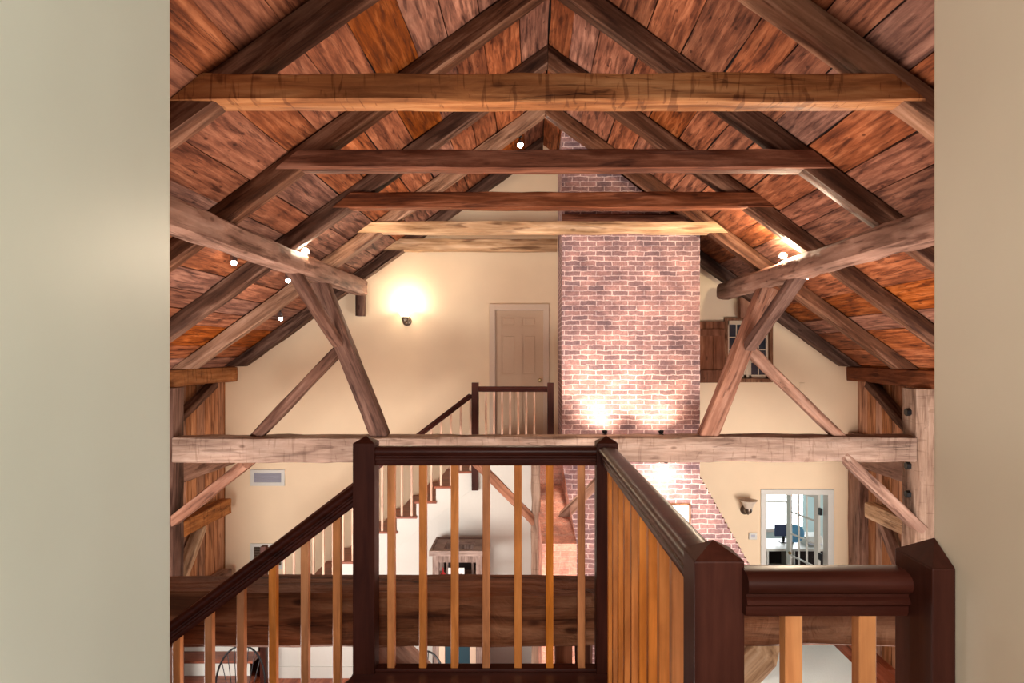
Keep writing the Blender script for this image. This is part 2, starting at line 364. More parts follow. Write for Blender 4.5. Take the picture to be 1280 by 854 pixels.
# roof boards, both slopes in one ceiling
bm = bmesh.new(); bm.loops.layers.float_color.new('tint')
CO = math.cos(math.atan(SL)); SI = math.sin(math.atan(SL))
for sgn in (-1, 1):
    s = 0.0
    while s < 6.25:
        wd = R.uniform(.24, .40)
        y = -1.2
        while y < GD+.1:
            # boards butt on a rafter: ends on the rafter spacing
            k = R.choice([1, 2, 2, 3]); y1 = min(y+1.45*k if y > -1.2 else 2.58, GD+.15)
            jz = R.uniform(-.004, .007); g = R.uniform(.005, .016)
            tl = R.uniform(-.004, .004)
            pts = []
            for (ss, yy, up) in ((s+g, y, 0), (s+wd, y, 0), (s+wd, y1-.004, 0), (s+g, y1-.004, 0)):
                pts.append((ss, yy))
            def wp(ss, yy, t, e):
                X = RX+sgn*(ss*CO); Z = HB-ss*SI
                nrm = Vector((sgn*SI, 0, CO))
                return P(X, yy, Z)+nrm*(t+jz+e)
            nseg = max(1, int((y1-y)/.4)); n0 = len(bm.faces)
            prev = None
            for q in range(nseg+1):
                yy = y+(y1-.004-y)*q/nseg
                w1 = R.uniform(-.007, .007); w2 = R.uniform(-.006, .006)
                ring = [bm.verts.new(wp(s+g+w1, yy, 0, tl)), bm.verts.new(wp(s+wd/2, yy, 0, R.uniform(-.002, .002))), bm.verts.new(wp(s+wd+w2, yy, 0, -tl)),
                        bm.verts.new(wp(s+wd+w2, yy, .028, 0)), bm.verts.new(wp(s+g+w1, yy, .028, 0))]
                if prev:
                    for a in range(5): bm.faces.new((prev[a], prev[(a+1) % 5], ring[(a+1) % 5], ring[a]))
                else: bm.faces.new(ring[::-1])
                prev = ring
            bm.faces.new(prev); bm.faces.ensure_lookup_table()
            tint(bm, bm.faces[n0:], (R.random(), R.random(), R.random(), 1)); y = y1
        s += wd
struct('ceiling', bm, W['board'])
bm = bmesh.new()   # dark underlay above the boards
for sgn in (-1, 1):
    prism(bm, [(RX, HB+.05), (RX+sgn*5.1, HB+.05-5.1*SL), (RX+sgn*5.1, HB+.12-5.1*SL), (RX, HB+.12)], -1.2, GD+.3)
struct('trim_1', bm, W['dark'])
# gable wall with openings: built from strips (polygon pieces)
Dx0, Dx1, Dz = -.562, .18, .635           # upper door opening
Fx0, Fx1, Fz = 3.49, 4.42, -2.13          # french door opening
Wx0, Wx1, Wz0, Wz1 = 2.90, 3.56, -.42, .48  # small window opening
def roofz(x): return HB+.03-SL*abs(x-RX)
bm = bmesh.new()
def wallpoly(x0, x1, z0, z1=None):
    xs = [x0]+([RX] if x0 < RX < x1 else [])+[x1]
    top = [(x, roofz(x) if z1 is None else z1) for x in xs]
    prism(bm, [(x0, z0)]+top+[(x1, z0)] if False else [(x0, z0), (x1, z0)]+top[::-1], GD, GD+.14)
wallpoly(WL-.15, Dx0, FL); wallpoly(Dx0, Dx1, Dz); wallpoly(Dx0, Dx1, FL, UP)
wallpoly(Dx1, Wx0, FL)
wallpoly(Wx0, Fx0, FL, Wz0)
wallpoly(Fx0, Wx1, Fz, Wz0); wallpoly(Wx0, Wx1, Wz1)
wallpoly(Wx1, Fx1, Fz); wallpoly(Fx1, WR+.15, FL)
struct('wall_back', bm, W['cream'])
# long side walls: vertical boards
def boardwall(name, xi, xo):
    bm = bmesh.new(); bm.loops.layers.float_color.new('tint'); y = -1.2
    while y < GD:
        wd = R.uniform(.14, .26); y1 = min(y+wd, GD)
        n0 = len(bm.faces); j = R.uniform(-.006, .006); box(bm, xi+j, xo, y+.003, y1-.003, FL, -.1); bm.faces.ensure_lookup_table()
        tint(bm, bm.faces[n0:], (R.random(), R.random(), R.random(), 1)); y = y1
    return struct(name, bm, W['panel'])
boardwall('wall_left', WL, WL-.06); boardwall('wall_right', WR, WR+.06)
bm = bmesh.new(); box(bm, WL-.12, WL-.062, -1.2, GD, FL, -.1); struct('trim_2', bm, W['dark'])
bm = bmesh.new(); box(bm, WR+.062, WR+.12, -1.2, GD, FL, -.1); struct('trim_3', bm, W['dark'])
# walls either side of the viewer's opening
bm = bmesh.new(); box(bm, -.593-.16, -.593, -.6, 1.12, UP-.1, 2.3, .004); struct('wall_near_left', bm, W['left'])
bm = bmesh.new(); box(bm, .660, .82, -.6, 1.122, UP-.1, 2.3, .004); struct('wall_near_right', bm, W['right'])
# loft floor where the viewer stands
bm = bmesh.new(); prism(bm, [(-.70, -.6), (.66, -.6), (.66, 1.235), (.36, 1.235), (.36, 2.75), (-.70, 2.75)], -1.42, -1.257, 'z'); struct('floor_loft', bm, W['loft'])

# upper door: casing + door
bm = bmesh.new()
for a, b_ in ((Dx0-.075, Dx0+.01), (Dx1-.01, Dx1+.075)): box(bm, a, b_, GD-.025, GD+.02, UP, Dz+.01, .004)
box(bm, Dx0-.075, Dx1+.075, GD-.028, GD+.02, Dz-.005, Dz+.08, .004)
dr = struct('door_1', bm, W['trim'])
bm = bmesh.new()
dx0, dx1 = Dx0+.01, Dx1-.01; dw = dx1-dx0
box(bm, dx0, dx1, GD+.045, GD+.08, UP+.01, Dz-.008)
st = .095; mid = (dx0+dx1)/2
rails = [UP+.01, UP+.23, UP+.86, UP+1.02, UP+1.62, UP+1.74, UP+1.89, Dz-.008]
for a, b_ in ((dx0, dx0+st), (dx1-st, dx1)): box(bm, a, b_, GD+.030, GD+.046, UP+.011, Dz-.009)
for q in range(0, 8, 2): box(bm, dx0+st+.0005, dx1-st-.0005, GD+.030, GD+.046, rails[q]+.001, rails[q+1]-.001)
for q in (1, 3, 5): box(bm, mid-.045, mid+.045, GD+.030, GD+.046, rails[q], rails[q+1])
for q in (1, 3, 5):
    for a, b_ in ((dx0+st, mid-.045), (mid+.045, dx1-st)): box(bm, a+.03, b_-.03, GD+.036, GD+.0455, rails[q]+.03, rails[q+1]-.03, .004)
leaf = struct('door_leaf', bm, W['door'], parent=dr)
bm = bmesh.new(); lathe(bm, [(.026, 0), (.026, .006), (.011, .012), (.011, .035), (.026, .042), (.030, .055), (.022, .07), (.0, .073)], P(dx1-.055, GD+.03, UP+.93), 16, (0, -1, 0))
struct('door_knob', bm, W['brass'], parent=dr, smooth=True)

# french door at ground level: casing, leaf swung into the far room
bm = bmesh.new()
for a, b_ in ((Fx0-.075, Fx0+.005), (Fx1-.005, Fx1+.085)): box(bm, a, b_, GD-.022, GD+.16, FL, Fz, .004)
box(bm, Fx0-.075, Fx1+.085, GD-.024, GD+.16, Fz-.005, Fz+.075, .004)
fd = struct('door_2', bm, W['white'])
def french_leaf(hx, hy, ang, wd, sgn):
    """leaf in local coords: from hinge along +u"""
    e = Vector((math.cos(ang), math.sin(ang), 0)); n_ = Vector((-e.y, e.x, 0))
    def lb(bm, u0, u1, z0, z1, t=.02):
        vs = []
        for uu in (u0, u1):
            for tt in (-t, t):
                for zz in (z0, z1): vs.append(bm.verts.new(Vector((hx, hy, 0))+e*uu+n_*tt+Vector((0, 0, zz+E))))
        for f in ((0, 1, 3, 2), (4, 6, 7, 5), (0, 4, 5, 1), (2, 3, 7, 6), (0, 2, 6, 4), (1, 5, 7, 3)): bm.faces.new([vs[i] for i in f])
    z0, z1 = FL+.01, Fz-.01; bm = bmesh.new()
    lb(bm, 0, .10, z0, z1); lb(bm, wd-.10, wd, z0, z1); lb(bm, .1, wd-.1, z1-.10, z1); lb(bm, .1, wd-.1, z0, z0+.24)
    iw = (wd-.2)/3; ih = (z1-.10-z0-.24)/5
    for q in (1, 2): lb(bm, .1+iw*q-.011, .1+iw*q+.011, z0+.24, z1-.1, .012)
    for q in range(1, 5): lb(bm, .1, wd-.1, z0+.24+ih*q-.011, z0+.24+ih*q+.011, .012)
    L_ = struct('door_leaf', bm, W['white'], parent=fd)
    bm = bmesh.new(); lb(bm, .1, wd-.1, z0+.24, z1-.1, .002); struct('glass_panes', bm, W['glass'], parent=fd)
    return L_
french_leaf(Fx1-.055, GD+.17, math.radians(180-76), .80, 1)
for zz in (-2.42, -3.10, -3.9):
    bm = bmesh.new(); box(bm, Fx1-.075, Fx1-.035, GD+.10, GD+.165, zz-.05, zz+.05, .003); struct('door_hinge', bm, W['black'], parent=fd)
bm = bmesh.new(); lathe(bm, [(.02, 0), (.01, .03), (.026, .045), (.0, .065)], P(4.17, GD+.86, -3.25), 12, (-.2, -1, 0)); struct('door_knob', bm, W['brass'], parent=fd, smooth=True)

# small window high in the back wall
bm = bmesh.new()
for a, b_ in ((Wx0-.035, Wx0+.02), (Wx1-.02, Wx1+.03)): box(bm, a, b_, GD-.035, GD+.12, Wz0-.03, Wz1+.03, .003)
for a, b_ in ((Wz0-.035, Wz0+.02), (Wz1-.01, Wz1+.035)): box(bm, Wx0-.035, Wx1+.03, GD-.03, GD+.12, a, b_, .003)
wn = struct('window_1', bm, W['win'])
bm = bmesh.new(); wm = (Wx0+Wx1)/2
for sx0, sx1 in ((Wx0+.02, wm-.02), (wm+.02, Wx1-.02)):
    box(bm, sx0, sx0+.035, GD+.03, GD+.06, Wz0+.02, Wz1-.01); box(bm, sx1-.035, sx1, GD+.03, GD+.06, Wz0+.02, Wz1-.01)
    box(bm, sx0, sx1, GD+.03, GD+.06, Wz0+.02, Wz0+.075); box(bm, sx0, sx1, GD+.03, GD+.06, Wz1-.07, Wz1-.01)
    xm = (sx0+sx1)/2; box(bm, xm-.007, xm+.007, GD+.035, GD+.055, Wz0+.06, Wz1-.06)
    for q in (1, 2, 3): z_ = Wz0+.075+(Wz1-Wz0-.145)*q/4; box(bm, sx0+.03, sx1-.03, GD+.035, GD+.055, z_-.007, z_+.007)
box(bm, wm-.02, wm+.02, GD+.02, GD+.07, Wz0+.02, Wz1-.01)
struct('window_sash', bm, plain('tan_sash_paint', (.62, .50, .36), .5), parent=wn)
bm = bmesh.new(); box(bm, Wx0+.02, Wx1-.02, GD+.044, GD+.05, Wz0+.02, Wz1-.01); struct('window_pane', bm, W['pane'], parent=wn)
# baseboards
bm = bmesh.new(); box(bm, -3.45, .02, 8.885, 8.90, FL, FL+.15, .003); struct('baseboard_stair', bm, W['white'])
bm = bmesh.new(); box(bm, 2.75, Fx0-.08, GD-.018, GD, FL, FL+.15, .003); box(bm, Fx1+.09, WR-.14, GD-.018, GD, FL, FL+.15, .003); struct('baseboard_back', bm, W['white'])

# room beyond the french door
bm = bmesh.new()
bx0, bx1, by1, bt = 2.6, 6.5, 13.5, -1.75
box(bm, bx0-.1, bx0, GD+.14, by1, FL, bt); box(bm, bx1, bx1+.1, GD+.14, by1, FL, bt)
ox0, ox1, oz0, oz1 = 4.62, 5.25, -3.50, -2.45
box(bm, bx0-.1, ox0, by1, by1+.1, FL, bt); box(bm, ox1, bx1+.1, by1, by1+.1, FL, bt); box(bm, ox0, ox1, by1, by1+.1, FL, oz0); box(bm, ox0, ox1, by1, by1+.1, oz1, bt)
struct('wall_office', bm, W['aqua'])
bm = bmesh.new(); box(bm, bx0-.1, bx1+.1, GD+.14, by1+.1, bt, bt+.08); struct('ceiling_office', bm, W['white'])
bm = bmesh.new()
for a, b_ in ((ox0-.06, ox0), (ox1, ox1+.06)): box(bm, a, b_, by1-.02, by1, oz0-.06, oz1+.06)
for a, b_ in ((oz0-.06, oz0), (oz1, oz1+.06)): box(bm, ox0-.06, ox1+.06, by1-.02, by1, a, b_)
box(bm, ox0, ox1, by1+.02, by1+.05, (oz0+oz1)/2-.015, (oz0+oz1)/2+.015)
w2 = struct('window_2', bm, W['white'])
bm = bmesh.new(); box(bm, ox0, ox1, by1+.06, by1+.07, oz0, oz1); struct('window_pane', bm, W['sky'], parent=w2)
light('office_daylight', 'AREA', (4.9, 13.3, E-2.9), (4.0, 10.5, E-3.4), 14, DAY, .7, 1.0)
light('office_side_area', 'AREA', (6.3, 12.0, E-2.7), (3.5, 11.5, E-3.5), 16, DAY, 1.2, 1.2)  # area lamp in front of the office's closed right wall

# ------------------------------------------------------------------ roof timbers
D5 = [3.95, 5.40, 6.85, 8.30, 9.75]                 # front faces of the five rafter pairs
ang = math.atan(SL); RT = .155; RWD = .17            # rafter depth and width
RN = ['nearest the viewer', 'second from the viewer', 'third from the viewer', 'fourth from the viewer', 'lying along the far gable wall']
# centre line of a rafter is RT/2 above its underside
zc = HU+RT/2/CO
for k, d in enumerate(D5):
    for sgn, side in ((-1, 'left'), (1, 'right')):
        ue = 4.42
        ui = 2.02 if (k == 4 and sgn > 0) else .002
        p0 = P(RX+sgn*ui, d+RWD/2, zc-SL*ui); p1 = P(RX+sgn*ue, d+RWD/2, zc-SL*ue)
        mat = W['rafter_pale'] if (k == 3 and sgn < 0) or (k == 0 and sgn > 0) else W['rafter']  # nearest right is pale wood; fourth left has lamplight put into its colour
        o = beam('rafter', p0, p1, RWD, RT, mat, cut0=-SL, cut1=1/SL, rough=.004, ch=.008, seed=k*2+(sgn > 0))
        tone = 'lighter tan hewn rafter' if mat is W['rafter_pale'] else 'dark brown hewn rafter'
        put(o, '%s on the %s slope, %s' % (tone, side, RN[k]), 'rafter', 'rafters under the board roof')
HC = 1.45
CN = ['big orange-brown tie across the roof, topmost and nearest, adze marks on its face',
      'dark red-brown crossbeam second from the top, just below the big orange one',
      'dark brown crossbeam third from the top, with a thin pale underside',
      'pale honey crossbeam fourth from the top, passing in front of the chimney',
      'short golden crossbeam lowest of the row, ending against the left edge of the chimney']
CX = [(-2.0, 2.18), (-1.93, 2.30), (-1.90, 2.35), (-2.04, 2.30), (-2.09, .36)]
CH = [.158, .150, .155, .135, .165]; CMAT = ['orange', 'brown', 'brown', 'pale', 'pale']
for k, d in enumerate(D5):
    x0, x1 = CX[k]; h = CH[k]
    o = beam('collar_beam', P(x0, d-.015+.09, HC+h/2), P(x1, d-.015+.09, HC+h/2), .185, h, W[CMAT[k]], cut0=1/SL*.9, cut1=(-1/SL*.9 if k < 4 else 0), rough=.0045, ch=.01, seed=50+k)
    put(o, CN[k], 'beam', 'crossbeams between the rafters')
# dark board across the chimney between the third and fourth crossbeams
o = beam('chimney_trimmer', P(.385, 8.74, 1.69), P(2.02, 8.74, 1.69), .10, .13, W['brown'], rough=.003, cut1=-1.2)
put(o, 'short dark timber crossing the brick chimney just above the pale crossbeam', 'beam')

# purlins on canted struts
pl = beam('purlin', P(-2.44, 2.4, .0938*2.6/2.6*2.6*0+.91), P(-2.44, 9.72, .91), .20, .205, W['purlin'], rough=.007, ch=.02)
put(pl, 'long hewn purlin on the left, running from the near wall to the far gable', 'purlin', 'purlins under the rafters')
pr = beam('purlin', P(2.72, 2.4, .855), P(2.72, 9.70, .855), .21, .215, W['purlin'], rough=.009, ch=.04)
put(pr, 'long hewn purlin on the right with a rounded end beside the chimney', 'purlin', 'purlins under the rafters')
# stub posts carrying the purlin ends at the gable wall
o = beam('purlin_post', P(-2.53, 10.08, -.02+.55), P(-2.53, 10.08, .93), .12, .16, W['strut'], up=(0, 1, 0), rough=.003)
put(o, 'short dark stub post against the gable wall under the left purlin end', 'post')
o = beam('purlin_post', P(3.18, 10.05, .50), P(3.18, 10.05, .80), .26, .16, W['strut_red'], up=(0, 1, 0), rough=.003)
put(o, 'short wide brown stub post above the small window by the right purlin', 'post')

TD = 8.0   # front of the far tie beam
def bb(name, a, b_, wid, hgt, mat, label, cat='brace', grp=None, up=(0, 1, 0), cut0=0, cut1=0, rough=.005, **k):
    o = beam(name, a, b_, wid, hgt, W[mat], up=up, cut0=cut0, cut1=cut1, rough=rough, **k); put(o, label, cat, grp); return o
# far tie beam
o = beam('tie_beam', P(-4.22, TD+.15, -1.155), P(4.51, TD+.15, -1.145), .30, .30, W['tie'], rough=.007, ch=.02, seed=3)
put(o, 'long pale weathered tie beam across the hall in front of the chimney', 'beam')
# struts (canted posts) from tie to purlin
bb('canted_strut', P(-1.80, TD+.14, -1.02), P(-2.50, TD+.02, .83), .20, .20, 'strut', 'dark brown slanting strut on the left, from the far tie beam up to the purlin', 'strut')
bb('canted_strut', P(2.08, TD+.14, -1.02), P(2.77, TD+.02, .76), .20, .20, 'strut_red', 'reddish brown slanting strut on the right, in front of the small window', 'strut')
# head braces running back from the purlins to the struts
bb('head_brace', P(-2.46, 7.02, .84), P(-2.27, 7.99, .10), .10, .13, 'strut', 'slim dark brace from the left purlin down to the left slanting strut', 'brace', up=(1, 0, 0))
bb('head_brace', P(2.74, 6.98, .80), P(2.54, 7.97, .06), .11, .14, 'strut', 'slim pinkish brace from the right purlin down to the right slanting strut', 'brace', up=(1, 0, 0))
# side braces from struts to tie
bb('strut_brace', P(-2.24, TD+.12, .08), P(-3.30, TD+.12, -1.03), .12, .145, 'strut', 'thin dark brace falling left from the left strut to the tie beam', cut1=.9)
bb('strut_brace', P(2.56, TD+.12, .05), P(3.66, TD+.12, -1.02), .12, .145, 'purlin', 'rough pinkish brace falling right from the right strut to the tie beam', cut1=-.9)
# braces under the tie to the side posts
bb('post_brace', P(-3.33, TD+.10, -1.28), P(-4.27, TD+.10, -2.02), .12, .17, 'strut_red', 'brown brace under the tie beam at its left end, running to the left post', cut0=-1.0)
bb('post_brace', P(3.72, TD+.08, -1.28), P(4.60, TD+.08, -2.10), .12, .175, 'purlin', 'pale smooth brace under the tie beam at its right end, running to the right post', cut0=1.0)
# side posts
o = beam('side_post', P(-4.395, TD+.16, FL), P(-4.395, TD+.16, -.43), .34, .30, W['strut'], up=(0, 1, 0), rough=.006, ch=.02)
put(o, 'tall brown timber post at the left end of the far tie beam', 'post')
o = beam('side_post', P(4.675, TD+.17, FL), P(4.675, TD+.17, -.44), .33, .34, W['post'], up=(0, 1, 0), rough=.007, ch=.02)
put(o, 'tall pale timber post with black bolt caps, right end of the far tie beam', 'post')
right_post = o
for zz in (-.72, -1.36, -1.70):
    bm = bmesh.new()
    q = [(8.15+.045*math.cos(a), zz+.045*math.sin(a)) for a in [math.radians(60*i+30) for i in range(6)]]
    prism(bm, q, 4.46, 4.512, 'x')
    mw = Matrix.Identity(4)
    bo = link('bolt_cap', bm, W['black'], None); bo.parent = right_post; bo.matrix_parent_inverse = right_post.matrix_basis.inverted(); bo['label'] = 'black iron bolt cap'
# plates
o = beam('wall_plate', P(-4.50, 2.4, -.33), P(-4.50, 10.18, -.33), .22, .215, W['orange'], rough=.003)
put(o, 'reddish brown wall plate on top of the left boarded wall', 'beam', 'wall plates carrying the rafters')
o = beam('wall_plate', P(4.80, 2.4, -.325), P(4.80, 10.18, -.325), .22, .21, W['brown'], rough=.003)
put(o, 'dark reddish wall plate on top of the right boarded wall', 'beam', 'wall plates carrying the rafters')
# framing of the side walls between post and gable
GRP = 'framing pieces of the side walls'
o = bb('plate_brace', P(-4.46, 9.55, -.45), P(-4.46, 8.28, -.98), .10, .13, 'strut', 'dark brace from the left wall plate down to the left post', grp=GRP, up=(1, 0, 0))
o = bb('plate_brace', P(4.76, 9.6, -.45), P(4.76, 8.30, -1.12), .11, .15, 'strut', 'dark brace from the right wall plate down to the right post', grp=GRP, up=(1, 0, 0))
for (x, y0, y1, z, h, lab) in ((-4.49, 8.3, 10.15, -1.50, .32, 'pale upper rail on the left boarded wall, just below the tie beam'),
                               (-4.46, 8.25, 9.95, -2.24, .21, 'orange-brown middle rail on the left boarded wall'),
                               (-4.48, 7.6, 10.0, -3.27, .2, 'low rail on the left boarded wall, above the dark near beam')):
    o = bb('wall_rail', P(x, y0, z), P(x, y1, z), .16, h, 'orange' if 'orange' in lab else 'purlin', lab, 'rail', GRP, up=(0, 0, 1))
for (x, y0, y1, z, h, lab) in ((4.76, 8.35, 9.9, -1.50, .30, 'upper rail on the right boarded wall behind the pale brace'),
                               (4.72, 8.35, 9.50, -2.195, .21, 'golden brown middle rail on the right boarded wall')):
    o = bb('wall_rail', P(x, y0, z), P(x, y1, z), .18, h, 'pale' if 'golden' in lab else 'purlin', lab, 'rail', GRP, up=(0, 0, 1))
bb('wall_brace', P(-4.47, 9.2, -2.36), P(-4.47, 8.3, -3.25), .10, .15, 'pale', 'pale short brace below the orange-brown rail on the left wall', grp=GRP, up=(1, 0, 0))
bb('wall_brace', P(4.74, 9.2, -2.32), P(4.74, 8.35, -3.25), .10, .14, 'purlin', 'slim brace below the golden brown rail on the right wall', grp=GRP, up=(1, 0, 0))
o = beam('corner_post', P(4.79, 10.02, FL), P(4.79, 10.02, -1.2), .15, .34, W['purlin'], up=(0, 1, 0), rough=.004)
put(o, 'brown corner post where the right wall meets the back wall, beside the glazed door', 'post', GRP)

# central post under the far tie, with its two braces
o = beam('centre_post', P(.05, TD+.15, FL), P(.05, TD+.15, -1.3), .105, .18, W['post'], up=(0, 1, 0), rough=.008, ch=.025)
put(o, 'slim whitish rough post under the middle of the far tie beam', 'post')
bb('centre_brace', P(-.70, TD+.12, -1.28), P(.04, TD+.12, -2.02), .10, .115, 'strut_red', 'brown brace from the tie beam down to the left of the centre post', cut0=1)
bb('centre_brace', P(1.02, TD+.03, -1.28), P(.14, TD+.03, -2.16), .10, .13, 'purlin', 'pale brace from the tie beam down to the right of the centre post', cut0=-1)

# near tie beam with centre posts and braces
o = beam('near_tie_beam', P(-4.2, 2.945, -1.112), P(4.5, 2.945, -1.112), .25, .222, W['sill'], rough=.0065, ch=.015, seed=12)
put(o, 'massive dark hewn beam low in front, right behind the balusters', 'beam')
o = beam('near_centre_post', P(.135, 2.95, FL), P(.135, 2.95, -1.222), .072, .16, W['brown'], up=(0, 1, 0), rough=.003)
put(o, 'left half of the split brown post below the massive near beam', 'post')
o = beam('near_centre_post', P(.222, 2.95, FL), P(.222, 2.95, -1.222), .072, .16, W['brown'], up=(0, 1, 0), rough=.003)
put(o, 'right half of the split brown post below the massive near beam', 'post')
bb('near_brace', P(-.70, 2.95, -1.21), P(.10, 2.95, -2.02), .12, .17, 'purlin', 'brown brace under the near beam, seen at the foot of the left newel', cut0=1)
bb('near_brace', P(1.04, 2.95, -1.21), P(.26, 2.95, -2.02), .12, .20, 'pale', 'tan brace under the near beam, seen below the short right rail', cut0=-1)

# ------------------------------------------------------------------ chimney
bm = bmesh.new()
pts = [(.385, FL), (.385, 2.86)]
pts += [(RX+.24, 2.86), (2.165, 1.50)]
zz = -1.64; xx = 2.165; pts.append((xx, zz))
while xx < 2.95:
    xx += .0355; pts.append((xx, zz)); zz -= .064; pts.append((xx, zz))
pts.append((xx, FL))
prism(bm, pts, 8.80, GD-.005)
ch = rebase(link('chimney', bm, W['brick'])); put(ch, 'tall purple-red brick chimney with a stepped right shoulder', 'chimney')
bm = bmesh.new()     # brick breast in front-left of the foot
v = [bm.verts.new(P(*c)) for c in ((.045, 10.18, -1.40), (.384, 10.18, -1.40), (.384, 8.79, -1.40), (.045, 8.79, -1.40),
     (.045, 8.79, -1.70), (.375, 8.79, -1.70), (.11, 7.40, -2.08), (.485, 7.40, -2.08),
     (.11, 7.40, FL), (.485, 7.40, FL), (.384, 10.18, FL), (.045, 10.18, FL), (.384, 8.79, FL), (.045, 8.79, FL))]
for f in ((0, 1, 2, 3), (3, 2, 5, 4), (4, 5, 7, 6), (6, 7, 9, 8), (9, 7, 5, 2, 12), (2, 1, 10, 12), (4, 6, 8, 13, 3), (3, 13, 11, 0), (0, 11, 10, 1), (8, 9, 12, 13), (13, 12, 10, 11)):
    bm.faces.new([v[i] for i in f])
br = rebase(link('brick_breast', bm, W['brick2'])); put(br, 'pink washed, warm-lit brick breast sloping forward beside the centre post', 'brickwork')

# framed picture on the chimney
t = empty('framed_picture', P(1.86, 8.79, -2.60)); put(t, 'small brown-framed picture with white mat on the chimney, above the sloping rail', 'picture')
bm = bmesh.new(); X0, X1, Z0, Z1 = 1.66, 2.04, -2.52, -1.95
for a, b_, c, d in ((X0, X0+.022, Z0, Z1), (X1-.022, X1, Z0, Z1), (X0, X1, Z0, Z0+.022), (X0, X1, Z1-.022, Z1)): box(bm, a, b_, 8.765, 8.80, c, d, .002)
link('frame', bm, W['win'], t)
bm = bmesh.new(); box(bm, X0+.02, X1-.02, 8.778, 8.798, Z0+.02, Z1-.02); link('mat', bm, W['paper'], t)
bm = bmesh.new(); box(bm, X0+.11, X1-.11, 8.774, 8.779, Z0+.12, Z1-.13); link('print', bm, W['print'], t)

# shutter beside the window
t = empty('window_shutter', P(2.68, GD-.02, -.47)); put(t, 'brown plank shutter folded open beside the chimney, left of the small window', 'shutter')
bm = bmesh.new()
for a, b_ in ((2.49, 2.695), (2.70, 2.865)): box(bm, a, b_, GD-.045, GD-.018, -.46, .455, .003)
link('planks', bm, W['shutter'], t)
for z0, z1 in ((.24, .34), (-.46, -.27)):
    bm = bmesh.new(); box(bm, 2.495, 2.86, GD-.068, GD-.044, z0, z1, .003); link('batten', bm, W['shutter'], t)

# ------------------------------------------------------------------ sconces, vents, thermostat
def sconce(x, z, lit, label):
    t = empty('wall_sconce', P(x, GD, z)); put(t, label, 'sconce')
    bm = bmesh.new(); lathe(bm, [(.07, 0), (.07, .012), (.05, .03), (.02, .04)], P(x, GD, z), 20, (0, -1, 0)); link('back_plate', bm, W['bronze'], t, smooth=True)
    bm = bmesh.new(); tube(bm, [P(x, GD-.03, z), P(x, GD-.09, z-.035), P(x, GD-.15, z-.03), P(x, GD-.17, z+.02)], .013, 8)
    lathe(bm, [(.015, -.05), (.04, -.04), (.055, -.005), (.05, .03), (.03, .04)], P(x, GD-.17, z+.03), 20); link('arm', bm, W['bronze'], t, smooth=True)
    bm = bmesh.new()
    pr_ = [(.045, .05), (.06, .07), (.085, .12), (.11, .16), (.135, .18), (.130, .182), (.105, .165), (.08, .125), (.055, .075), (.04, .056)]
    lathe(bm, pr_, P(x, GD-.17, z), 28); link('glass_shade', bm, W['shade'] if lit else W['shade_off'], t, smooth=True)
    if lit:
        light('sconce_light', 'POINT', P(x, GD-.17, z+.23), None, 6.5, (1, .88, .70), radius=.04)
    return t
sconce(-1.865, .46, True, 'lit bronze sconce on the cream wall left of the upper door')
sconce(3.18, -2.36, False, 'unlit sconce with a frosted cup shade left of the glazed door')
t = empty('thermostat', P(3.29, GD, -2.80)); put(t, 'small white thermostat on the wall between sconce and glazed door', 'thermostat')
bm = bmesh.new(); box(bm, 3.235, 3.355, GD-.028, GD+.002, -2.80, -2.70, .006); link('body', bm, W['white'], t)
bm = bmesh.new(); box(bm, 3.265, 3.325, GD-.031, GD-.027, -2.765, -2.725); link('screen', bm, W['slat'], t)
def vent(x0, x1, z0, z1, label, mat):
    t = empty('wall_vent', P((x0+x1)/2, GD, z0)); put(t, label, 'vent')
    bm = bmesh.new(); b_ = .05
    for q in ((x0, x0+b_, z0, z1), (x1-b_, x1, z0, z1), (x0+b_, x1-b_, z0, z0+b_), (x0+b_, x1-b_, z1-b_, z1)): box(bm, q[0], q[1], GD-.02, GD+.002, q[2], q[3])
    link('vent_frame', bm, W['white'], t)
    bm = bmesh.new(); n = 7
    for i in range(n):
        z_ = z0+b_+(z1-z0-2*b_)*(i+.5)/n; prism(bm, [(GD-.014, z_+.008), (GD-.012, z_+.012), (GD+.0, z_-.006), (GD-.002, z_-.010)], x0+b_, x1-b_, 'x')
    box(bm, x0+b_, x1-b_, GD-.004, GD-.001, z0+b_, z1-b_); link('louvres', bm, W[mat], t)
vent(-4.20, -3.69, -2.00, -1.76, 'white louvred vent on the cream wall under the left of the tie beam', 'slat')
vent(-4.20, -3.69, -3.24, -2.86, 'lower white-framed vent half hidden behind the descending handrail', 'bronze')
bm = bmesh.new(); box(bm, -3.60, -3.42, GD-.012, GD+.002, -.80, -.66, .003); put(rebase(link('cover_plate', bm, W['cream'])), 'faint cream cover plate on the wall behind the thin left brace', 'cover plate')
for zz, lab in ((.045+.02, 'upper small cream box on the wall right of the window'), ):
    bm = bmesh.new(); box(bm, 3.99, 4.07, GD-.012, GD+.002, -.56, -.46, .003); put(rebase(link('cover_plate', bm, W['cream'])), 'small cream cover plate on the wall behind the rough right brace', 'cover plate')

